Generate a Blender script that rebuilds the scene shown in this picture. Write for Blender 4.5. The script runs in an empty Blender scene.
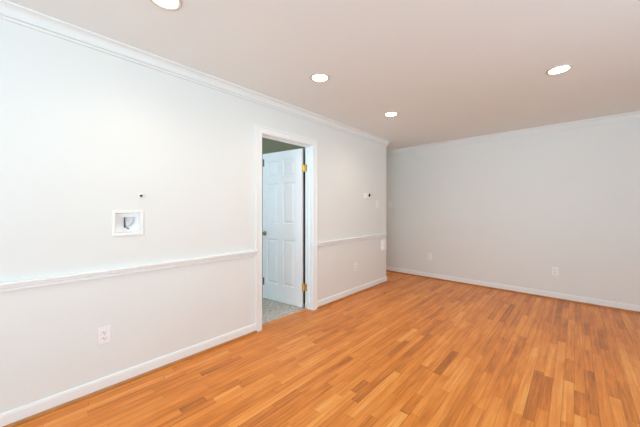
import bpy, bmesh, math, random
from mathutils import Vector, Matrix

S = bpy.context.scene
COL = S.collection
random.seed(7)

# ------------------------------------------------------------------ camera, sky, exposure
CAM = Vector((2.404, 0.0, 1.254))
YAW = 42.59                      # degrees to the left of +Y
cd = bpy.data.cameras.new('camera'); cam = bpy.data.objects.new('camera', cd); COL.objects.link(cam)
cd.sensor_fit = 'HORIZONTAL'; cd.sensor_width = 36.0
cd.lens = 278.5 / 640 * 36.0
cd.shift_y = -4.5 / 640
cd.clip_start = 0.02
cam.location = CAM
cam.rotation_euler = (math.radians(90), 0, math.radians(YAW))
S.camera = cam

S.view_settings.view_transform = 'Standard'
S.view_settings.look = 'None'
S.view_settings.gamma = 1.0
S.view_settings.use_curve_mapping = False
S.view_settings.exposure = 0.29
S.cycles.use_denoising = True
S.cycles.max_bounces = 14
S.cycles.diffuse_bounces = 8
S.cycles.sample_clamp_indirect = 6.0
S.cycles.caustics_reflective = False
S.cycles.caustics_refractive = False

SKY = (0.53, 0.735, 0.95); GROUND = (1.0, 1.37, 1.72); SKY_STRENGTH = 4.5
LAMP = 22.0                      # emission of the ceiling light lenses
SPOT = 17.0                      # watts of each downlight beam
LAMP_COL = (1.0, 0.82, 0.62)

world = bpy.data.worlds.new('sky'); S.world = world; world.use_nodes = True
wn = world.node_tree.nodes; wl = world.node_tree.links; wn.clear()
wo = wn.new('ShaderNodeOutputWorld'); wb = wn.new('ShaderNodeBackground')
tc = wn.new('ShaderNodeTexCoord'); sx = wn.new('ShaderNodeSeparateXYZ')
mr = wn.new('ShaderNodeMapRange'); mr.inputs['From Min'].default_value = -0.08; mr.inputs['From Max'].default_value = 0.12
mx = wn.new('ShaderNodeMixRGB'); mx.inputs[1].default_value = (*GROUND, 1); mx.inputs[2].default_value = (*SKY, 1)
wl.new(tc.outputs['Generated'], sx.inputs[0]); wl.new(sx.outputs['Z'], mr.inputs['Value'])
wl.new(mr.outputs[0], mx.inputs[0]); wl.new(mx.outputs[0], wb.inputs['Color'])
wb.inputs['Strength'].default_value = SKY_STRENGTH
wl.new(wb.outputs[0], wo.inputs['Surface'])

# ------------------------------------------------------------------ dimensions (metres)
CEIL = 2.42
YB = 5.07          # back wall
YE = 4.30          # free end of the left wall
XR = 4.6           # right wall
YF = -2.3          # rear wall, behind the camera
XH = -2.5          # far end of the little hall / beyond room
TW = 0.115         # wall thickness
DY0, DY1, DZ = 1.72, 2.47, 2.035   # doorway in the left wall
WIN_REAR = (1.3, 4.4, 0.06, 2.2)     # x0,x1,z0,z1
WIN_RIGHT = (0.5, 2.2, 0.10, 2.12)     # y0,y1,z0,z1
WIN_ADDED = (-2.3, -0.2, 0.60, 2.25)  # added opening that lets light into the next room

def portal(name, loc, rot, sx_, sy_):
    ld = bpy.data.lights.new(name, 'AREA'); ld.shape = 'RECTANGLE'; ld.size = sx_; ld.size_y = sy_
    ld.cycles.is_portal = True
    o = bpy.data.objects.new(name, ld); COL.objects.link(o); o.location = loc; o.rotation_euler = rot
portal('rear_window_daylight', ((WIN_REAR[0]+WIN_REAR[1])/2, YF-TW-0.02, (WIN_REAR[2]+WIN_REAR[3])/2), (math.radians(90), 0, 0), WIN_REAR[1]-WIN_REAR[0], WIN_REAR[3]-WIN_REAR[2])
portal('right_window_daylight', (XR+TW+0.02, (WIN_RIGHT[0]+WIN_RIGHT[1])/2, (WIN_RIGHT[2]+WIN_RIGHT[3])/2), (math.radians(90), 0, math.radians(90)), WIN_RIGHT[1]-WIN_RIGHT[0], WIN_RIGHT[3]-WIN_RIGHT[2])

portal('added_window_daylight', ((WIN_ADDED[0]+WIN_ADDED[1])/2, -0.62, (WIN_ADDED[2]+WIN_ADDED[3])/2), (math.radians(90), 0, 0), WIN_ADDED[1]-WIN_ADDED[0], WIN_ADDED[3]-WIN_ADDED[2])

# ------------------------------------------------------------------ materials
def mat(name, col, rough=0.5, spec=0.5, metal=0.0, noise=None, bump=None):
    """noise=(scale, amount) : gentle colour mottling; bump=(scale, strength, distance)"""
    m = bpy.data.materials.new(name); m.use_nodes = True
    nt = m.node_tree; n = nt.nodes; l = nt.links
    b = n['Principled BSDF']
    b.inputs['Base Color'].default_value = (*col, 1)
    b.inputs['Roughness'].default_value = rough
    b.inputs['Metallic'].default_value = metal
    b.inputs['Specular IOR Level'].default_value = spec
    if noise or bump:
        t = n.new('ShaderNodeTexCoord')
    if noise:
        x = n.new('ShaderNodeTexNoise'); x.inputs['Scale'].default_value = noise[0]; x.inputs['Detail'].default_value = 4
        l.new(t.outputs['Object'], x.inputs['Vector'])
        r = n.new('ShaderNodeMapRange'); r.inputs['From Min'].default_value = 0.3; r.inputs['From Max'].default_value = 0.7
        r.inputs['To Min'].default_value = 1 - noise[1]; r.inputs['To Max'].default_value = 1 + noise[1]
        l.new(x.outputs['Fac'], r.inputs['Value'])
        v = n.new('ShaderNodeVectorMath'); v.operation = 'SCALE'; v.inputs[0].default_value = col
        l.new(r.outputs[0], v.inputs['Scale']); l.new(v.outputs[0], b.inputs['Base Color'])
    if bump:
        x = n.new('ShaderNodeTexNoise'); x.inputs['Scale'].default_value = bump[0]; x.inputs['Detail'].default_value = 3
        l.new(t.outputs['Object'], x.inputs['Vector'])
        bp = n.new('ShaderNodeBump'); bp.inputs['Strength'].default_value = bump[1]; bp.inputs['Distance'].default_value = bump[2]
        l.new(x.outputs['Fac'], bp.inputs['Height']); l.new(bp.outputs[0], b.inputs['Normal'])
    return m

M_WALL = mat('wall_paint', (0.782, 0.797, 0.765), 0.55, 0.3, noise=(1.3, 0.008), bump=(180, 0.05, 0.002))
M_CEIL = mat('ceiling_paint', (0.80, 0.845, 0.835), 0.8, 0.2, noise=(1.0, 0.008))
M_CROWN = mat('crown_paint', (0.80, 0.825, 0.80), 0.45, 0.4, noise=(6, 0.006))
M_TRIM = mat('trim_paint', (0.855, 0.875, 0.855), 0.32, 0.5, noise=(6, 0.006))
M_DOOR = mat('door_paint', (0.89, 0.835, 0.80), 0.35, 0.5, noise=(5, 0.006))
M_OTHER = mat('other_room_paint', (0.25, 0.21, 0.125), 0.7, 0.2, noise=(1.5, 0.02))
M_DARK = mat('shade_olive_door', (0.13, 0.125, 0.09), 0.5, 0.3, noise=(6, 0.04))  # dimness of the next room painted into the second door's colour
M_PLAST = mat('white_plastic', (0.90, 0.895, 0.88), 0.35, 0.5, noise=(20, 0.005))
M_IVORY = mat('ivory_plastic', (0.86, 0.855, 0.80), 0.4, 0.5, noise=(20, 0.01))
M_GREYP = mat('grey_plastic', (0.66, 0.68, 0.69), 0.45, 0.5, noise=(20, 0.02))
M_BLACK = mat('black_rubber', (0.02, 0.02, 0.022), 0.5, 0.4, noise=(30, 0.1))
M_SLOT = mat('slot_dark', (0.10, 0.09, 0.085), 0.6, 0.3, noise=(30, 0.1))
M_BRASS = mat('polished_brass', (0.83, 0.60, 0.22), 0.28, 0.5, 1.0, noise=(15, 0.05))
M_KNOB = mat('aged_brass', (0.46, 0.36, 0.18), 0.25, 0.5, 1.0, noise=(15, 0.08))
M_STEEL = mat('screw_steel', (0.6, 0.6, 0.58), 0.35, 0.5, 1.0, noise=(15, 0.04))
M_RING = mat('light_trim_shaded', (0.62, 0.58, 0.52), 0.45, 0.4, noise=(20, 0.01))  # white ring, its weak lighting put into this darker beige
M_SHOE = mat('stained_shoe_wood', (0.44, 0.175, 0.045), 0.35, 0.5, noise=(9, 0.18))

def mat_emit(name, col, strength):
    m = bpy.data.materials.new(name); m.use_nodes = True; n = m.node_tree.nodes; n.clear()
    o = n.new('ShaderNodeOutputMaterial'); e = n.new('ShaderNodeEmission')
    e.inputs['Color'].default_value = (*col, 1); e.inputs['Strength'].default_value = strength
    m.node_tree.links.new(e.outputs[0], o.inputs['Surface']); return m
M_LENS = mat_emit('lit_lens', LAMP_COL, LAMP)

def mat_glass():
    m = bpy.data.materials.new('window_glass'); m.use_nodes = True; n = m.node_tree.nodes; l = m.node_tree.links; n.clear()
    o = n.new('ShaderNodeOutputMaterial'); t = n.new('ShaderNodeBsdfTransparent'); g = n.new('ShaderNodeBsdfGlossy')
    g.inputs['Roughness'].default_value = 0.02; t.inputs['Color'].default_value = (0.97, 0.99, 0.98, 1)
    mixn = n.new('ShaderNodeMixShader'); mixn.inputs[0].default_value = 0.07
    l.new(t.outputs[0], mixn.inputs[1]); l.new(g.outputs[0], mixn.inputs[2]); l.new(mixn.outputs[0], o.inputs['Surface'])
    return m
M_GLASS = mat_glass()

def mat_oak():
    m = bpy.data.materials.new('oak_strip_floor'); m.use_nodes = True
    nt = m.node_tree; n = nt.nodes; l = nt.links; b = n['Principled BSDF']
    t = n.new('ShaderNodeTexCoord')
    tone = n.new('ShaderNodeAttribute'); tone.attribute_name = 'tone'
    seed = n.new('ShaderNodeAttribute'); seed.attribute_name = 'seed'
    off = n.new('ShaderNodeCombineXYZ'); l.new(seed.outputs['Fac'], off.inputs['X']); l.new(seed.outputs['Fac'], off.inputs['Y'])
    add = n.new('ShaderNodeVectorMath'); add.operation = 'ADD'
    l.new(t.outputs['Object'], add.inputs[0]); l.new(off.outputs[0], add.inputs[1])
    def noise(scale_xyz, detail, dist=0.0):
        mp = n.new('ShaderNodeMapping'); mp.inputs['Scale'].default_value = scale_xyz
        l.new(add.outputs[0], mp.inputs['Vector'])
        x = n.new('ShaderNodeTexNoise'); x.inputs['Scale'].default_value = 1; x.inputs['Detail'].default_value = detail
        x.inputs['Distortion'].default_value = dist
        l.new(mp.outputs[0], x.inputs['Vector']); return x.outputs['Fac']
    fig = noise((40, 1.5, 1), 3, 0.9)        # cathedral figure
    grain = noise((210, 7, 1), 4, 0.2)       # fine pores
    blot = noise((9, 3.0, 1), 3, 0.5)
    def madd(a, k, c=None, cval=0.0):
        x = n.new('ShaderNodeMath'); x.operation = 'MULTIPLY_ADD'; l.new(a, x.inputs[0]); x.inputs[1].default_value = k
        if c is not None: l.new(c, x.inputs[2])
        else: x.inputs[2].default_value = cval
        return x.outputs[0]
    v = madd(fig, 0.75, tone.outputs['Fac'])
    v = madd(grain, 0.35, v)
    v = madd(blot, 0.45, v)
    v = madd(v, 1.0, None, -0.775)
    r = n.new('ShaderNodeValToRGB'); cr = r.color_ramp
    cr.elements[0].position = 0.0; cr.elements[0].color = (0.27, 0.075, 0.013, 1)
    cr.elements[1].position = 1.0; cr.elements[1].color = (0.90, 0.50, 0.17, 1)
    for p, c in ((0.25, (0.47, 0.140, 0.022, 1)), (0.5, (0.73, 0.230, 0.036, 1)), (0.75, (0.87, 0.335, 0.070, 1))):
        e = cr.elements.new(p); e.color = c
    l.new(v, r.inputs[0]); l.new(r.outputs[0], b.inputs['Base Color'])
    rr = n.new('ShaderNodeMapRange'); rr.inputs['To Min'].default_value = 0.24; rr.inputs['To Max'].default_value = 0.38
    l.new(blot, rr.inputs['Value']); l.new(rr.outputs[0], b.inputs['Roughness'])
    b.inputs['Specular IOR Level'].default_value = 0.30
    bp = n.new('ShaderNodeBump'); bp.inputs['Strength'].default_value = 0.06; bp.inputs['Distance'].default_value = 0.001
    l.new(grain, bp.inputs['Height']); l.new(bp.outputs[0], b.inputs['Normal'])
    return m
M_OAK = mat_oak()
M_SEAM = mat('floor_seam', (0.10, 0.035, 0.012), 0.7, 0.2, noise=(20, 0.1))

def mat_carpet():
    m = mat('grey_carpet', (0.60, 0.535, 0.475), 0.95, 0.1, noise=(30, 0.30), bump=(350, 0.6, 0.006))
    return m
M_CARPET = mat_carpet()

# ------------------------------------------------------------------ helpers
def obj(name, bm, m, parent=None, smooth=False):
    me = bpy.data.meshes.new(name)
    bmesh.ops.recalc_face_normals(bm, faces=bm.faces[:])
    bm.to_mesh(me); bm.free()
    for x in (m if isinstance(m, (list, tuple)) else [m]): me.materials.append(x)
    if smooth:
        for p in me.polygons: p.use_smooth = True
    o = bpy.data.objects.new(name, me); COL.objects.link(o)
    if parent: o.parent = parent
    return o

def tag(o, label=None, cat=None, group=None, kind=None):
    if label: o['label'] = label
    if cat: o['category'] = cat
    if group: o['group'] = group
    if kind: o['kind'] = kind
    return o

def thing(name, label, cat, loc=(0, 0, 0), rotz=0.0, group=None, kind=None):
    o = bpy.data.objects.new(name, None); COL.objects.link(o)
    o.empty_display_size = 0.05
    o.location = loc; o.rotation_euler = (0, 0, rotz)
    return tag(o, label, cat, group, kind)

def struct(name, bm, m, label, cat):
    return tag(obj(name, bm, m), label, cat, kind='structure')

def add_box(bm, x0, x1, y0, y1, z0, z1, bev=0.0, segs=2):
    r = bmesh.ops.create_cube(bm, size=1.0)
    vs = r['verts']
    bmesh.ops.scale(bm, vec=(x1-x0, y1-y0, z1-z0), verts=vs)
    bmesh.ops.translate(bm, vec=((x0+x1)/2, (y0+y1)/2, (z0+z1)/2), verts=vs)
    if bev:
        es = list({e for v in vs for e in v.link_edges})
        bmesh.ops.bevel(bm, geom=es, offset=bev, segments=segs, affect='EDGES', profile=0.5)
    return bm

def box(*a, **k): return add_box(bmesh.new(), *a, **k)

def lathe(bm, prof, segs=40, mtx=Matrix()):
    """prof: (radius, height) pairs turned about local Z, then moved by mtx"""
    rings = []
    for r, h in prof:
        if r < 1e-6: rings.append([bm.verts.new(mtx @ Vector((0, 0, h)))])
        else: rings.append([bm.verts.new(mtx @ Vector((r*math.cos(2*math.pi*k/segs), r*math.sin(2*math.pi*k/segs), h))) for k in range(segs)])
    for a, b in zip(rings, rings[1:]):
        for k in range(segs):
            k2 = (k+1) % segs
            if len(a) == 1 and len(b) == 1: continue
            if len(a) == 1: bm.faces.new((a[0], b[k], b[k2]))
            elif len(b) == 1: bm.faces.new((a[k], a[k2], b[0]))
            else: bm.faces.new((a[k], a[k2], b[k2], b[k]))
    return bm

def sweep(bm, prof, path, normals, closed=False):
    """prof: closed outline of (out, up) pairs; path: 2-D wall points; normals: one per segment, into the room; mitred corners"""
    nseg = len(path) if closed else len(path)-1
    N = [Vector(q) for q in normals]
    rings = []
    for i, p in enumerate(path):
        if closed: n1, n2 = N[(i-1) % nseg], N[i % nseg]
        else: n1, n2 = N[max(i-1, 0)], N[min(i, nseg-1)]
        mt = (n1+n2) / (1+n1.dot(n2))
        rings.append([bm.verts.new((p[0]+d*mt.x, p[1]+d*mt.y, z)) for d, z in prof])
    pairs = [(i, (i+1) % len(path)) for i in range(nseg)]
    k = len(prof)
    for i, j in pairs:
        for a in range(k):
            b = (a+1) % k
            bm.faces.new((rings[i][a], rings[i][b], rings[j][b], rings[j][a]))
    if not closed:
        bm.faces.new(rings[0]); bm.faces.new(list(reversed(rings[-1])))
    return bm

def slab_with_holes(u0, u1, v0, v1, w0, w1, holes, place):
    """a wall u x v, thickness w0..w1, rectangular holes right through; place(u,v,w) -> world"""
    us = sorted({u0, u1, *[h[0] for h in holes], *[h[1] for h in holes]})
    vs = sorted({v0, v1, *[h[2] for h in holes], *[h[3] for h in holes]})
    us = [u for u in us if u0 <= u <= u1]; vs = [v for v in vs if v0 <= v <= v1]
    def solid(i, j):
        if not (0 <= i < len(us)-1 and 0 <= j < len(vs)-1): return False
        cu, cv = (us[i]+us[i+1])/2, (vs[j]+vs[j+1])/2
        return not any(h[0] < cu < h[1] and h[2] < cv < h[3] for h in holes)
    bm = bmesh.new(); cache = {}
    def V(i, j, w):
        key = (i, j, w)
        if key not in cache: cache[key] = bm.verts.new(place(us[i], vs[j], w))
        return cache[key]
    for i in range(len(us)-1):
        for j in range(len(vs)-1):
            if not solid(i, j): continue
            for w in (w0, w1): bm.faces.new((V(i, j, w), V(i+1, j, w), V(i+1, j+1, w), V(i, j+1, w)))
            for (di, dj, a, b) in ((-1, 0, (i, j), (i, j+1)), (1, 0, (i+1, j), (i+1, j+1)), (0, -1, (i, j), (i+1, j)), (0, 1, (i, j+1), (i+1, j+1))):
                if not solid(i+di, j+dj):
                    bm.faces.new((V(*a, w0), V(*b, w0), V(*b, w1), V(*a, w1)))
    return bm

def dup(root, loc, rotz, label, group=None):
    r = root.copy(); COL.objects.link(r); r.location = loc; r.rotation_euler = (0, 0, rotz)
    r['label'] = label
    if group: r['group'] = group
    for ch in list(root.children):
        c = ch.copy(); COL.objects.link(c); c.parent = r
        for g in ch.children:
            d = g.copy(); COL.objects.link(d); d.parent = c
    return r

# ------------------------------------------------------------------ room shell
BOX_Y0, BOX_Y1, BOX_Z0, BOX_Z1 = 0.452, 0.647, 1.060, 1.246      # recessed cable box, outer frame
fr = 0.014
wl_ = slab_with_holes(YF-TW, YE, -0.06, CEIL, -TW, 0.0,
      [(DY0-0.02, DY1+0.02, -0.07, DZ+0.02), (BOX_Y0+fr, BOX_Y1-fr, BOX_Z0+fr, BOX_Z1-fr)], lambda u, v, w: (w, u, v))
struct('wall_left', wl_, M_WALL, 'long white painted wall with the doorway and chair rail', 'wall')
struct('wall_back', box(XH-TW, XR+TW, YB, YB+TW, -0.06, CEIL), M_WALL, 'plain pale grey end wall without a chair rail', 'wall')
struct('wall_hall', box(XH, -TW, YE-TW, YE, -0.06, CEIL), M_WALL, 'white wall turning the corner into the passage', 'wall')
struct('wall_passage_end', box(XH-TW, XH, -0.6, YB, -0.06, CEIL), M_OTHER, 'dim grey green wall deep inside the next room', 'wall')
struct('wall_next_room', slab_with_holes(XH, -TW, -0.06, CEIL, 0, TW, [WIN_ADDED], lambda u, v, w: (u, -0.6+w, v)), M_OTHER, 'side wall of the next room behind the doorway', 'wall')
struct('wall_right', slab_with_holes(YF-TW, YB, -0.06, CEIL, 0, TW, [WIN_RIGHT], lambda u, v, w: (XR+w, u, v)), M_WALL, 'white wall with a window facing the doorway wall', 'wall')
struct('wall_rear', slab_with_holes(0, XR, -0.06, CEIL, -TW, 0, [WIN_REAR], lambda u, v, w: (u, YF+w, v)), M_WALL, 'white wall with a wide window facing the plain end wall', 'wall')
struct('ceiling', box(XH-TW, XR+TW, YF-TW, YB+TW, CEIL, CEIL+0.1), M_CEIL, 'flat white ceiling with four recessed lights', 'ceiling')
struct('floor_2', box(XH, -0.105, -0.6+TW, YE-TW, -0.05, 0.002), M_CARPET, 'mottled grey carpet seen through the open doorway', 'floor')

# ---- oak strip floor: one mesh, each strip a quad with its own tone
PW = 0.057
def floor_pt(px, py):
    Z = 278.5*CAM.z/(py-209.0); t = (px-320)/278.5
    a = math.radians(YAW)
    f = Vector((-math.sin(a), math.cos(a))); r = Vector((math.cos(a), math.sin(a)))
    return Vector((CAM.x, CAM.y)) + f*Z + r*(t*Z)
MARKED = [  # strips that stand out in the photograph: two points along the strip, tone
    ((533, 347), (511, 411), .80), ((571, 382), (570, 424), .74), ((593, 372), (592, 414), .20), ((341, 396), (318, 412), .84),
    ((397, 372), (346, 414), .80), ((466, 357), (443, 390), .76), ((405, 413), (385, 430), .80), ((419, 330), (398, 341), .92),
    ((452, 281), (424, 298), .70), ((539, 298), (520, 336), .72), ((318, 374), (228, 426), .72), ((205, 398), (182, 413), .20),
    ((362, 379), (352, 391), .18), ((372, 385), (356, 402), .16), ((457, 352), (432, 372), .22), ((560, 300), (556, 318), .20),
    ((517, 305), (502, 322), .22), ((444, 308), (430, 319), .22), ((466, 312), (455, 322), .82), ((552, 378), (543, 410), .25),
    ((630, 352), (636, 386), .74), ((622, 400), (624, 430), .70), ((500, 398), (480, 430), .70), ((300, 392), (276, 408), .30),
    ((240, 386), (214, 400), .74), ((330, 350), (300, 366), .66), ((288, 352), (250, 371), .64), ((604, 330), (606, 350), .24),
    ((498, 352), (486, 372), .30), ((420, 395), (404, 412), .34)]
def build_floor():
    bm = bmesh.new()
    x_lo, x_hi, y_lo, y_hi = XH, XR, YF, YB
    rows = {}
    for a, b, tn in MARKED:
        A, B = floor_pt(*a), floor_pt(*b)
        r = math.floor(((A.x+B.x)/2 - 0.0)/PW)
        rows.setdefault(r, []).append((min(A.y, B.y), max(A.y, B.y), .51+(tn-.48)*.72))
    tones = []; seeds = []
    g = 0.0004
    def quad(x0, x1, y0, y1, tn):
        if y1-y0 < 0.004: return
        vs = [bm.verts.new((x0+g, y0+g, 0)), bm.verts.new((x1-g, y0+g, 0)), bm.verts.new((x1-g, y1-g, 0)), bm.verts.new((x0+g, y1-g, 0))]
        bm.faces.new(vs); tones.append(tn); seeds.append(random.uniform(0, 60))
    def rnd():
        q = random.random()
        if q < 0.07: return random.uniform(.58, .70)
        if q < 0.15: return random.uniform(.33, .40)
        return random.gauss(.525, .058)
    for r in range(math.floor(x_lo/PW), math.ceil(x_hi/PW)):
        x0, x1 = r*PW, (r+1)*PW
        lo = y_lo if x0 > -0.12 else YE
        fx = sorted(rows.get(r, []))
        def fill(a, b):
            while a < b-1e-4:
                ln = random.choice((.3, .4, .5, .6, .75, .9, 1.1, 1.4))*random.uniform(.85, 1.15)
                e = a+ln
                if b-e < 0.22: e = b
                e = min(e, b); quad(x0, x1, a, e, rnd()); a = e
        first = lo + random.uniform(.1, .9)
        cur = lo
        for (a, b, tn) in fx:
            if a > cur: fill(cur, a)
            a2 = max(a, cur)
            if b > a2: quad(x0, x1, a2, b, tn); cur = b
        if cur == lo: quad(x0, x1, lo, first, rnd()); cur = first
        fill(cur, y_hi)
    nf = len(tones)
    add_box(bm, XH, XR, YE-TW, YB, -0.05, -0.0012)
    add_box(bm, -0.105, XR, YF, YE-TW, -0.05, -0.0012)
    bm.faces.ensure_lookup_table()
    for f in bm.faces[nf:]: f.material_index = 1
    me = bpy.data.meshes.new('floor'); bm.normal_update()
    for f in bm.faces[:nf]:
        if f.normal.z < 0: f.normal_flip()
    bm.to_mesh(me); bm.free()
    me.materials.append(M_OAK); me.materials.append(M_SEAM)
    a = me.attributes.new('tone', 'FLOAT', 'FACE'); b = me.attributes.new('seed', 'FLOAT', 'FACE')
    n = len(me.polygons)
    a.data.foreach_set('value', tones+[0.3]*(n-nf)); b.data.foreach_set('value', seeds+[0]*(n-nf))
    o = bpy.data.objects.new('floor', me); COL.objects.link(o)
    tag(o, 'glossy amber oak strip floor running towards the plain end wall', 'floor', kind='structure')
build_floor()

# ---- windows behind the camera
def window(name, along, a0, a1, z0, z1, pos, n_mull, label):
    root = thing(name, label, 'window', kind='structure')
    bm = bmesh.new(); gm = bmesh.new()
    def B(m, u0, u1, w0, w1, za, zb, bev=0.004):
        if along == 'x': add_box(m, u0, u1, pos+w0, pos+w1, za, zb, bev)
        else: add_box(m, pos+w0, pos+w1, u0, u1, za, zb, bev)
    B(bm, a0, a1, -.04, .04, z0, z0+.05); B(bm, a0, a1, -.04, .04, z1-.05, z1)
    B(bm, a0, a0+.05, -.04, .04, z0+.05, z1-.05); B(bm, a1-.05, a1, -.04, .04, z0+.05, z1-.05)
    for k in range(1, n_mull+1):
        c = a0+(a1-a0)*k/(n_mull+1); B(bm, c-.03, c+.03, -.03, .03, z0+.05, z1-.05)
    B(gm, a0+.05, a1-.05, -.003, .003, z0+.05, z1-.05, 0)
    obj('window_frame', bm, M_TRIM, root); obj('pane', gm, M_GLASS, root)
    return root
window('window_1', 'x', *WIN_REAR, YF-TW/2, 1, 'wide white framed glass door facing the plain end wall')
window('window_2', 'y', *WIN_RIGHT, XR+TW/2, 1, 'white framed window facing the doorway wall')

window('window_added', 'x', *WIN_ADDED, -0.6+TW/2, 1, 'window added to light the next room from its side wall')  # added source, brightens the open door leaf and the next room

# ---- crown moulding round the room
def crown(D=0.062, H=0.085):
    B = CEIL-H
    pts = [(0, B), (.010, B), (.012, B+.003), (.012, B+.015), (.009, B+.018), (.020, B+.018), (.022, B+.021), (.022, B+.027)]
    for k in range(9):
        q = k/8*math.pi/2
        pts.append((.024+(D-.034)*(1-math.cos(q)), B+.030+(H-.044)*math.sin(q)))
    pts += [(D-.010, CEIL-.012), (D, CEIL-.012), (D, CEIL), (0, CEIL)]
    return pts
PER = [(0, YF), (0, YE), (XH, YE), (XH, YB), (XR, YB), (XR, YF)]
NRM = [(1, 0), (0, 1), (1, 0), (0, -1), (-1, 0), (0, 1)]
struct('trim_1', sweep(bmesh.new(), crown(), PER, NRM, True), M_CROWN, 'white crown moulding running under the ceiling edge', 'crown moulding')

# ---- chair rail
def rail():
    z = 0.782
    return [(0, z), (.012, z), (.014, z+.003), (.014, z+.013), (.010, z+.016), (.010, z+.021), (.020, z+.021), (.023, z+.025), (.023, z+.034), (.020, z+.037),
            (.030, z+.037), (.033, z+.041), (.033, z+.050), (.030, z+.054), (0, z+.056)]
CAS = 0.072
bm = bmesh.new()
sweep(bm, rail(), [(0, YF), (0, DY0-CAS+.002)], [(1, 0)])
sweep(bm, rail(), [(0, DY1+CAS-.002), (0, YE-.045)], [(1, 0)])
struct('trim_2', bm, M_TRIM, 'white chair rail at waist height on the doorway wall', 'chair rail')

# ---- baseboards with stained shoe moulding
def base_prof():
    h = 0.092
    return [(0, 0), (.013, 0), (.013, h-.016), (.011, h-.012), (.011, h-.006), (.007, h-.002), (.005, h), (0, h)]
def shoe_prof():
    pts = [(.013, 0.0)]
    for k in range(6):
        q = k/5*math.pi/2
        pts.append((.013+.012*math.cos(q), .003+.019*math.sin(q)))
    pts.insert(1, (.025, 0.0))
    pts.append((.013, .022))
    return pts
def baseboard(name, runs, label):
    bm, sm = bmesh.new(), bmesh.new()
    for path, nr in runs:
        sweep(bm, base_prof(), path, nr); sweep(sm, shoe_prof(), path, nr)
    o = struct(name, bm, M_TRIM, label, 'baseboard')
    tag(obj('shoe_molding', sm, M_SHOE, o), 'brown stained wooden shoe strip')
baseboard('baseboard_left', [([(0, YF), (0, DY0-CAS+.002)], [(1, 0)]), ([(0, DY1+CAS-.002), (0, YE), (XH, YE)], [(1, 0), (0, 1)])], 'white baseboard along the foot of the doorway wall')
baseboard('baseboard_back', [([(XH, YB), (XR, YB)], [(0, -1)])], 'white baseboard along the foot of the plain end wall')
baseboard('baseboard_right', [([(XR, YB-.026), (XR, YF)], [(-1, 0)])], 'white baseboard under the window on the wall facing the doorway')

# ---- doorway: casing and jamb
def casing():
    bm = bmesh.new()
    prof = [(0, 0), (0, .012), (.006, .016), (.014, .013), (.050, .015), (.060, .021), (CAS, .021), (CAS, 0)]  # (away from opening, out of wall)
    r0 = .004
    pts = [(DY0-r0, 0.0), (DY0-r0, DZ+r0), (DY1+r0, DZ+r0), (DY1+r0, 0.0)]
    dirs = [(-1, 0), (-1, 1), (1, 1), (1, 0)]
    rings = [[bm.verts.new((o_, p[0]+d[0]*a, p[1]+d[1]*a)) for a, o_ in prof] for p, d in zip(pts, dirs)]
    for A, B in zip(rings, rings[1:]):
        for a in range(len(prof)):
            b = (a+1) % len(prof); bm.faces.new((A[a], A[b], B[b], B[a]))
    bm.faces.new(rings[0]); bm.faces.new(rings[-1])
    return bm
struct('trim_3', casing(), M_TRIM, 'white casing framing the open doorway', 'door casing')
bm = bmesh.new()
t = .018
add_box(bm, -TW-.006, .001, DY0-t, DY0, 0, DZ+t, .0015); add_box(bm, -TW-.006, .001, DY1, DY1+t, 0, DZ+t, .0015); add_box(bm, -TW-.006, .001, DY0, DY1, DZ, DZ+t, .0015)
add_box(bm, -.078, -.045, DY0, DY0+.011, 0, DZ, .002); add_box(bm, -.078, -.045, DY1-.011, DY1, 0, DZ, .002); add_box(bm, -.078, -.045, DY0+.011, DY1-.011, DZ-.011, DZ, .002)
struct('trim_4', bm, M_TRIM, 'white door jamb lining the inside of the doorway', 'door jamb')

# ---- six panel door standing open into the next room
PIN = Vector((-0.148, DY1-.004, 0))
LW, LH, LT = 0.712, 2.020, 0.035
def leaf():
    """u 0..LW from the hinge (local +X), thickness local y 0..LT, local z"""
    bm = bmesh.new()
    us = [0, .105, .315, .400, .610, LW]
    zs = [.010, .235, .850, 1.055, 1.600, 1.690, 1.905, LH]
    panels = {(i, j) for i in (1, 3) for j in (1, 3, 5)}
    for side in (0, 1):
        y0 = LT if side else 0.0
        sg = -1 if side else 1          # into the wood
        grid = [[bm.verts.new((u, y0, z)) for z in zs] for u in us]
        for i in range(len(us)-1):
            for j in range(len(zs)-1):
                c = [grid[i][j], grid[i+1][j], grid[i+1][j+1], grid[i][j+1]]
                if (i, j) not in panels: bm.faces.new(c); continue
                prev = c
                for ins, dep in ((.004, .002), (.011, .012), (.019, .0125), (.048, .003)):
                    a, b, d, e = us[i]+ins, us[i+1]-ins, zs[j]+ins, zs[j+1]-ins
                    cur = [bm.verts.new(p) for p in ((a, y0+sg*dep, d), (b, y0+sg*dep, d), (b, y0+sg*dep, e), (a, y0+sg*dep, e))]
                    for k in range(4): bm.faces.new((prev[k], prev[(k+1) % 4], cur[(k+1) % 4], cur[k]))
                    prev = cur
                bm.faces.new(prev)
    bmesh.ops.remove_doubles(bm, verts=bm.verts[:], dist=1e-6)
    edges = [e for e in bm.edges if e.is_boundary]
    bmesh.ops.bridge_loops(bm, edges=edges)
    return bm
TIP = Vector((2.404-3.257, 2.358))
dv = TIP - PIN.to_2d()
ang = math.atan2(dv.y, dv.x)
door = thing('door_1', 'white six panel door standing open inside the doorway', 'door', PIN, ang, kind='structure')
lf = leaf()
bmesh.ops.translate(lf, vec=(.004, 0, 0), verts=lf.verts[:])
obj('door_leaf', lf, M_DOOR, door)
kb = bmesh.new()
KU, KZ = LW-.062, 0.915
for s, y in ((1, LT), (-1, 0.0)):
    mtx = Matrix.Translation((KU, y, KZ)) @ Matrix.Rotation(-s*math.pi/2, 4, 'X')
    lathe(kb, [(0, 0), (.032, 0), (.032, .003), (.027, .007), (.014, .010), (.011, .018), (.011, .030), (.020, .036), (.026, .044), (.027, .052), (.022, .060), (.012, .064), (0, .065)], 28, mtx)
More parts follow.
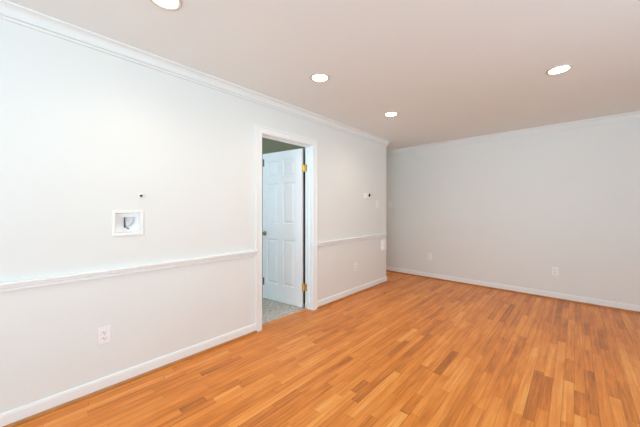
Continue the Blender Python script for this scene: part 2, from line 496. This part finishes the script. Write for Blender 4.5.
tag(obj('knob', kb, M_KNOB, door, True), 'aged brass round knob')
for hz in (0.262, 1.772):
    hb = bmesh.new()
    # barrel at the pin, one plate on the leaf edge, one plate on the jamb (world axes brought into the door's frame)
    lathe(hb, [(0, hz-.047), (.004, hz-.046), (.0065, hz-.042), (.0065, hz-.015), (.0060, hz-.014), (.0065, hz-.013), (.0065, hz+.013), (.0060, hz+.014), (.0065, hz+.015), (.0065, hz+.042), (.004, hz+.046), (0, hz+.047)], 16)
    add_box(hb, .0015, .0045, -.004, LT-.004, hz-.044, hz+.044, .0008)
    jb = bmesh.new(); add_box(jb, -.002, .066, .0015, .0045, hz-.044, hz+.044, .0008)
    me_tmp = bpy.data.meshes.new('tmp'); bmesh.ops.rotate(jb, cent=(0, 0, 0), matrix=Matrix.Rotation(-ang, 3, 'Z'), verts=jb.verts[:])
    jb.to_mesh(me_tmp); jb.free(); hb.from_mesh(me_tmp); bpy.data.meshes.remove(me_tmp)
    tag(obj('hinge', hb, M_BRASS, door), 'shiny brass hinge')

# ---- second door edge just visible inside the next room, with dark hinges
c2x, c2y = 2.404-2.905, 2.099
door2 = thing('door_2', 'door edge coloured as shade with black hinges just inside the next room', 'door', (c2x, c2y, 0), 0, kind='structure')
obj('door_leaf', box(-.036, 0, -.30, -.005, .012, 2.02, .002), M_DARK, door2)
for hz in (0.345, 1.835):
    hb = bmesh.new(); lathe(hb, [(0, hz-.045), (.008, hz-.045), (.008, hz+.045), (0, hz+.045)], 14, Matrix.Translation((.004, .006, 0)))
    add_box(hb, -.030, .002, -.013, -.0105, hz-.042, hz+.042)
    tag(obj('hinge', hb, M_BLACK, door2), 'dark hinge')
bm = bmesh.new(); add_box(bm, XH, -TW, 2.58, 2.68, -.06, CEIL)  # wall added close behind the leaf to keep the hinge gap dark
struct('wall_added', bm, M_OTHER, 'grey green wall added close behind the open white door', 'wall')

# ------------------------------------------------------------------ recessed ceiling lights
def make_light(label):
    root = thing('recessed_light', label, 'ceiling light', (0, 0, 0), 0, 'recessed ceiling lights')
    r = bmesh.new()
    lathe(r, [(.088, 0), (.088, -.002), (.085, -.006), (.077, -.008), (.070, -.006), (.065, -.0015), (.065, 0)], 56)
    obj('trim_ring', r, M_RING, root, True)
    d = bmesh.new(); lathe(d, [(.065, -.0005), (.064, -.0020), (.05, -.0030), (0, -.004)], 56)
    tag(obj('lens', d, M_LENS, root, True), 'glowing round lens')
    ld = bpy.data.lights.new('downlight_beam', 'SPOT'); ld.energy = SPOT; ld.color = LAMP_COL
    ld.spot_size = math.radians(150); ld.spot_blend = 0.9; ld.shadow_soft_size = 0.06
    lo = bpy.data.objects.new('downlight_beam', ld); COL.objects.link(lo); lo.location = (0, 0, -.012); lo.parent = root
    return root
L0 = make_light('lit recessed ceiling light in front of the doorway')
L0.location = (0.73, 1.82, CEIL)
dup(L0, (0.73, 3.11, CEIL), 0, 'lit recessed ceiling light nearest the passage corner')
dup(L0, (2.30, 3.07, CEIL), 0, 'lit recessed ceiling light standing apart from the row along the doorway wall')
dup(L0, (0.725, 0.555, CEIL), 0, 'lit recessed ceiling light cut off by the top edge of the photo')

dup(L0, (-1.55, 4.68, CEIL), 0, 'added recessed fill light inside the passage around the wall corner')  # unseen extra light, lifts the dark passage end of the back wall

# ------------------------------------------------------------------ wall plates.  local: plate lies in the local XZ plane, faces local -Y
LEFT = math.radians(90)     # faces +X
BACK = 0.0                  # faces -Y
def plate(bm, w=.071, h=.116, d=.006): add_box(bm, -w/2, w/2, -d, 0, -h/2, h/2, .0025, 3)
def make_outlet(label):
    root = thing('wall_outlet', label, 'outlet', (0, 0, 0), 0, 'duplex wall outlets')
    b = bmesh.new(); plate(b); obj('cover_plate', b, M_PLAST, root)
    for s in (-1, 1):
        r = bmesh.new(); add_box(r, -.0165, .0165, -.0085, -.004, s*.0195-.0135, s*.0195+.0135, .004, 3)
        rc = obj('receptacle', r, M_PLAST, root)
        sl = bmesh.new(); z = s*.0195
        add_box(sl, -.0075, -.0050, -.0092, -.0080, z-.003, z+.008); add_box(sl, .0050, .0075, -.0092, -.0080, z-.002, z+.007)
        lathe(sl, [(0, 0), (.0028, 0), (.0028, .0012), (0, .0012)], 12, Matrix.Translation((0, -.0080, z-.0085)) @ Matrix.Rotation(math.pi/2, 4, 'X'))
        tag(obj('slots', sl, M_SLOT, rc), 'dark plug slots')
    sc = bmesh.new(); lathe(sc, [(0, 0), (.003, 0), (.0025, .0012), (0, .0015)], 14, Matrix.Translation((0, -.006, 0)) @ Matrix.Rotation(math.pi/2, 4, 'X'))
    obj('screw', sc, M_STEEL, root)
    return root
O0 = make_outlet('white duplex outlet low on the wall below the recessed cable box')
O0.location = (0, 0.409, 0.382); O0.rotation_euler.z = LEFT
dup(O0, (0, 3.39, 0.398), LEFT, 'white outlet low on the wall between doorway and passage corner')
dup(O0, (0.451, YB, 0.395), BACK, 'white outlet on the plain end wall, closer to the passage corner')
dup(O0, (2.19, YB, 0.388), BACK, 'white outlet on the plain end wall, farther from the passage corner')

def make_switch(label):
    root = thing('light_switch', label, 'light switch', (0, 0, 0), 0, 'light switches')
    b = bmesh.new(); plate(b); obj('cover_plate', b, M_PLAST, root)
    g = bmesh.new(); add_box(g, -.006, .006, -.0075, -.004, -.0125, .0125, .001)
    add_box(g, -.004, .004, -.016, -.006, .001, .010, .0015); obj('toggle', g, M_PLAST, root)
    for s in (-1, 1):
        sc = bmesh.new(); lathe(sc, [(0, 0), (.003, 0), (.0025, .0012), (0, .0015)], 14, Matrix.Translation((0, -.006, s*.030)) @ Matrix.Rotation(math.pi/2, 4, 'X'))
        obj('screw', sc, M_STEEL, root)
    return root
W0 = make_switch('white light switch plate beside the thermostat')
W0.location = (0, 4.0, 1.335); W0.rotation_euler.z = LEFT
dup(W0, (-.341, YB, 1.345), BACK, 'white light switch on the plain end wall inside the passage')

# thermostat
th = thing('thermostat', 'white thermostat with a dark round dial beside the switch', 'thermostat', (0, 3.70, 1.463), LEFT)
b = bmesh.new(); add_box(b, -.078, .078, -.005, 0, -.045, .045, .002, 2); obj('back_plate', b, M_PLAST, th)
b = bmesh.new(); add_box(b, -.066, .066, -.028, -.004, -.037, .037, .005, 3); obj('body', b, M_PLAST, th)
b = bmesh.new(); lathe(b, [(0, 0), (.027, 0), (.027, .004), (.023, .008), (.006, .009), (0, .009)], 32, Matrix.Translation((.026, -.027, .006)) @ Matrix.Rotation(math.pi/2, 4, 'X'))
tag(obj('dial', b, M_BLACK, th, True), 'dark round dial')

# wall box at the end of the wall
vb = thing('wall_box', 'small white cover box under the chair rail end at passage corner', 'wall box', (0, 4.185, .648), LEFT)
b = bmesh.new(); add_box(b, -.060, .060, -.008, 0, -.088, .088, .002); obj('back_plate', b, M_PLAST, vb)
b = bmesh.new(); add_box(b, -.052, .052, -.040, -.007, -.080, .080, .006, 3); obj('cover', b, M_PLAST, vb)

# recessed cable box on the long wall
bx = thing('cable_box', 'recessed white cable box with a curved flap set into the wall', 'cable box', (0, (BOX_Y0+BOX_Y1)/2, (BOX_Z0+BOX_Z1)/2), LEFT)
W2, H2 = (BOX_Y1-BOX_Y0)/2, (BOX_Z1-BOX_Z0)/2
IW, IH, DP = W2-.020, H2-.022, .050
b = bmesh.new()
def ring4(w, h, y): return [b.verts.new(p) for p in ((-w, y, -h), (w, y, -h), (w, y, h), (-w, y, h))]
rings = [ring4(W2, H2, -.001), ring4(W2, H2, -.005), ring4(W2-.004, H2-.004, -.008), ring4(IW+.004, IH+.004, -.008), ring4(IW, IH, -.004)]
for A, B_ in zip(rings, rings[1:]):
    for k in range(4): b.faces.new((A[k], A[(k+1) % 4], B_[(k+1) % 4], B_[k]))
obj('frame', b, M_IVORY, bx)
b = bmesh.new()
rings = [ring4(IW, IH, -.004), ring4(IW-.004, IH-.004, DP)]
for k in range(4): b.faces.new((rings[0][k], rings[0][(k+1) % 4], rings[1][(k+1) % 4], rings[1][k]))
b.faces.new(rings[1])
tag(obj('liner', b, M_PLAST, bx), 'white recessed liner')
# curved cable flap (a quarter of a dish) with its dark slot
b = bmesh.new()
R_ = .060; y1 = DP-.001
nf, ns = 12, 4
ox, oz = -.012, .040
grid = []
for i in range(nf+1):
    a = -math.pi/2*i/nf*0.95
    row = []
    for k in range(ns+1):
        q = k/ns
        rr = R_*q
        row.append(b.verts.new((ox+rr*math.cos(a)*1.0, y1-.026*math.sin(math.pi/2*q)*(0.35+0.65*i/nf), oz+rr*math.sin(a)*1.25)))
    grid.append(row)
for i in range(nf):
    for k in range(ns): b.faces.new((grid[i][k], grid[i+1][k], grid[i+1][k+1], grid[i][k+1]))
bmesh.ops.remove_doubles(b, verts=b.verts[:], dist=1e-6)
bmesh.ops.solidify(b, geom=b.faces[:], thickness=.002)
tag(obj('flap', b, M_GREYP, bx, True), 'grey curved cable flap')
b = bmesh.new(); add_box(b, ox-.005, ox-.001, y1-.020, y1, -.036, .040, .001)
tag(obj('slot', b, M_SLOT, bx), 'dark slot edge')
b = bmesh.new()
pts = [(-.013, y1-.010, -.020), (-.009, y1-.018, -.034), (0.002, y1-.022, -.042), (.010, y1-.020, -.043)]
prev = None
for p in pts:
    ring = [b.verts.new((p[0], p[1]+.004*math.cos(k*math.pi/4), p[2]+.004*math.sin(k*math.pi/4))) for k in range(8)]
    if prev:
        for k in range(8): b.faces.new((prev[k], prev[(k+1) % 8], ring[(k+1) % 8], ring[k]))
    else: b.faces.new(ring)
    prev = ring
b.faces.new(list(reversed(prev)))
tag(obj('cable_end', b, M_BLACK, bx, True), 'short dark cable end')

# cable stub above the box
cs = thing('cable_stub', 'short dark cable stub poking out of the wall above the cable box', 'cable', (0, .628, 1.353), LEFT)
b = bmesh.new(); lathe(b, [(0, 0), (.015, 0), (.015, .002), (.009, .004), (0, .004)], 20, Matrix.Rotation(math.pi/2, 4, 'X')); obj('collar', b, M_PLAST, cs)
b = bmesh.new(); lathe(b, [(0, .003), (.0085, .003), (.0085, .018), (.006, .022), (0, .023)], 16, Matrix.Rotation(math.pi/2, 4, 'X')); tag(obj('plug', b, M_BLACK, cs, True), 'dark plug')
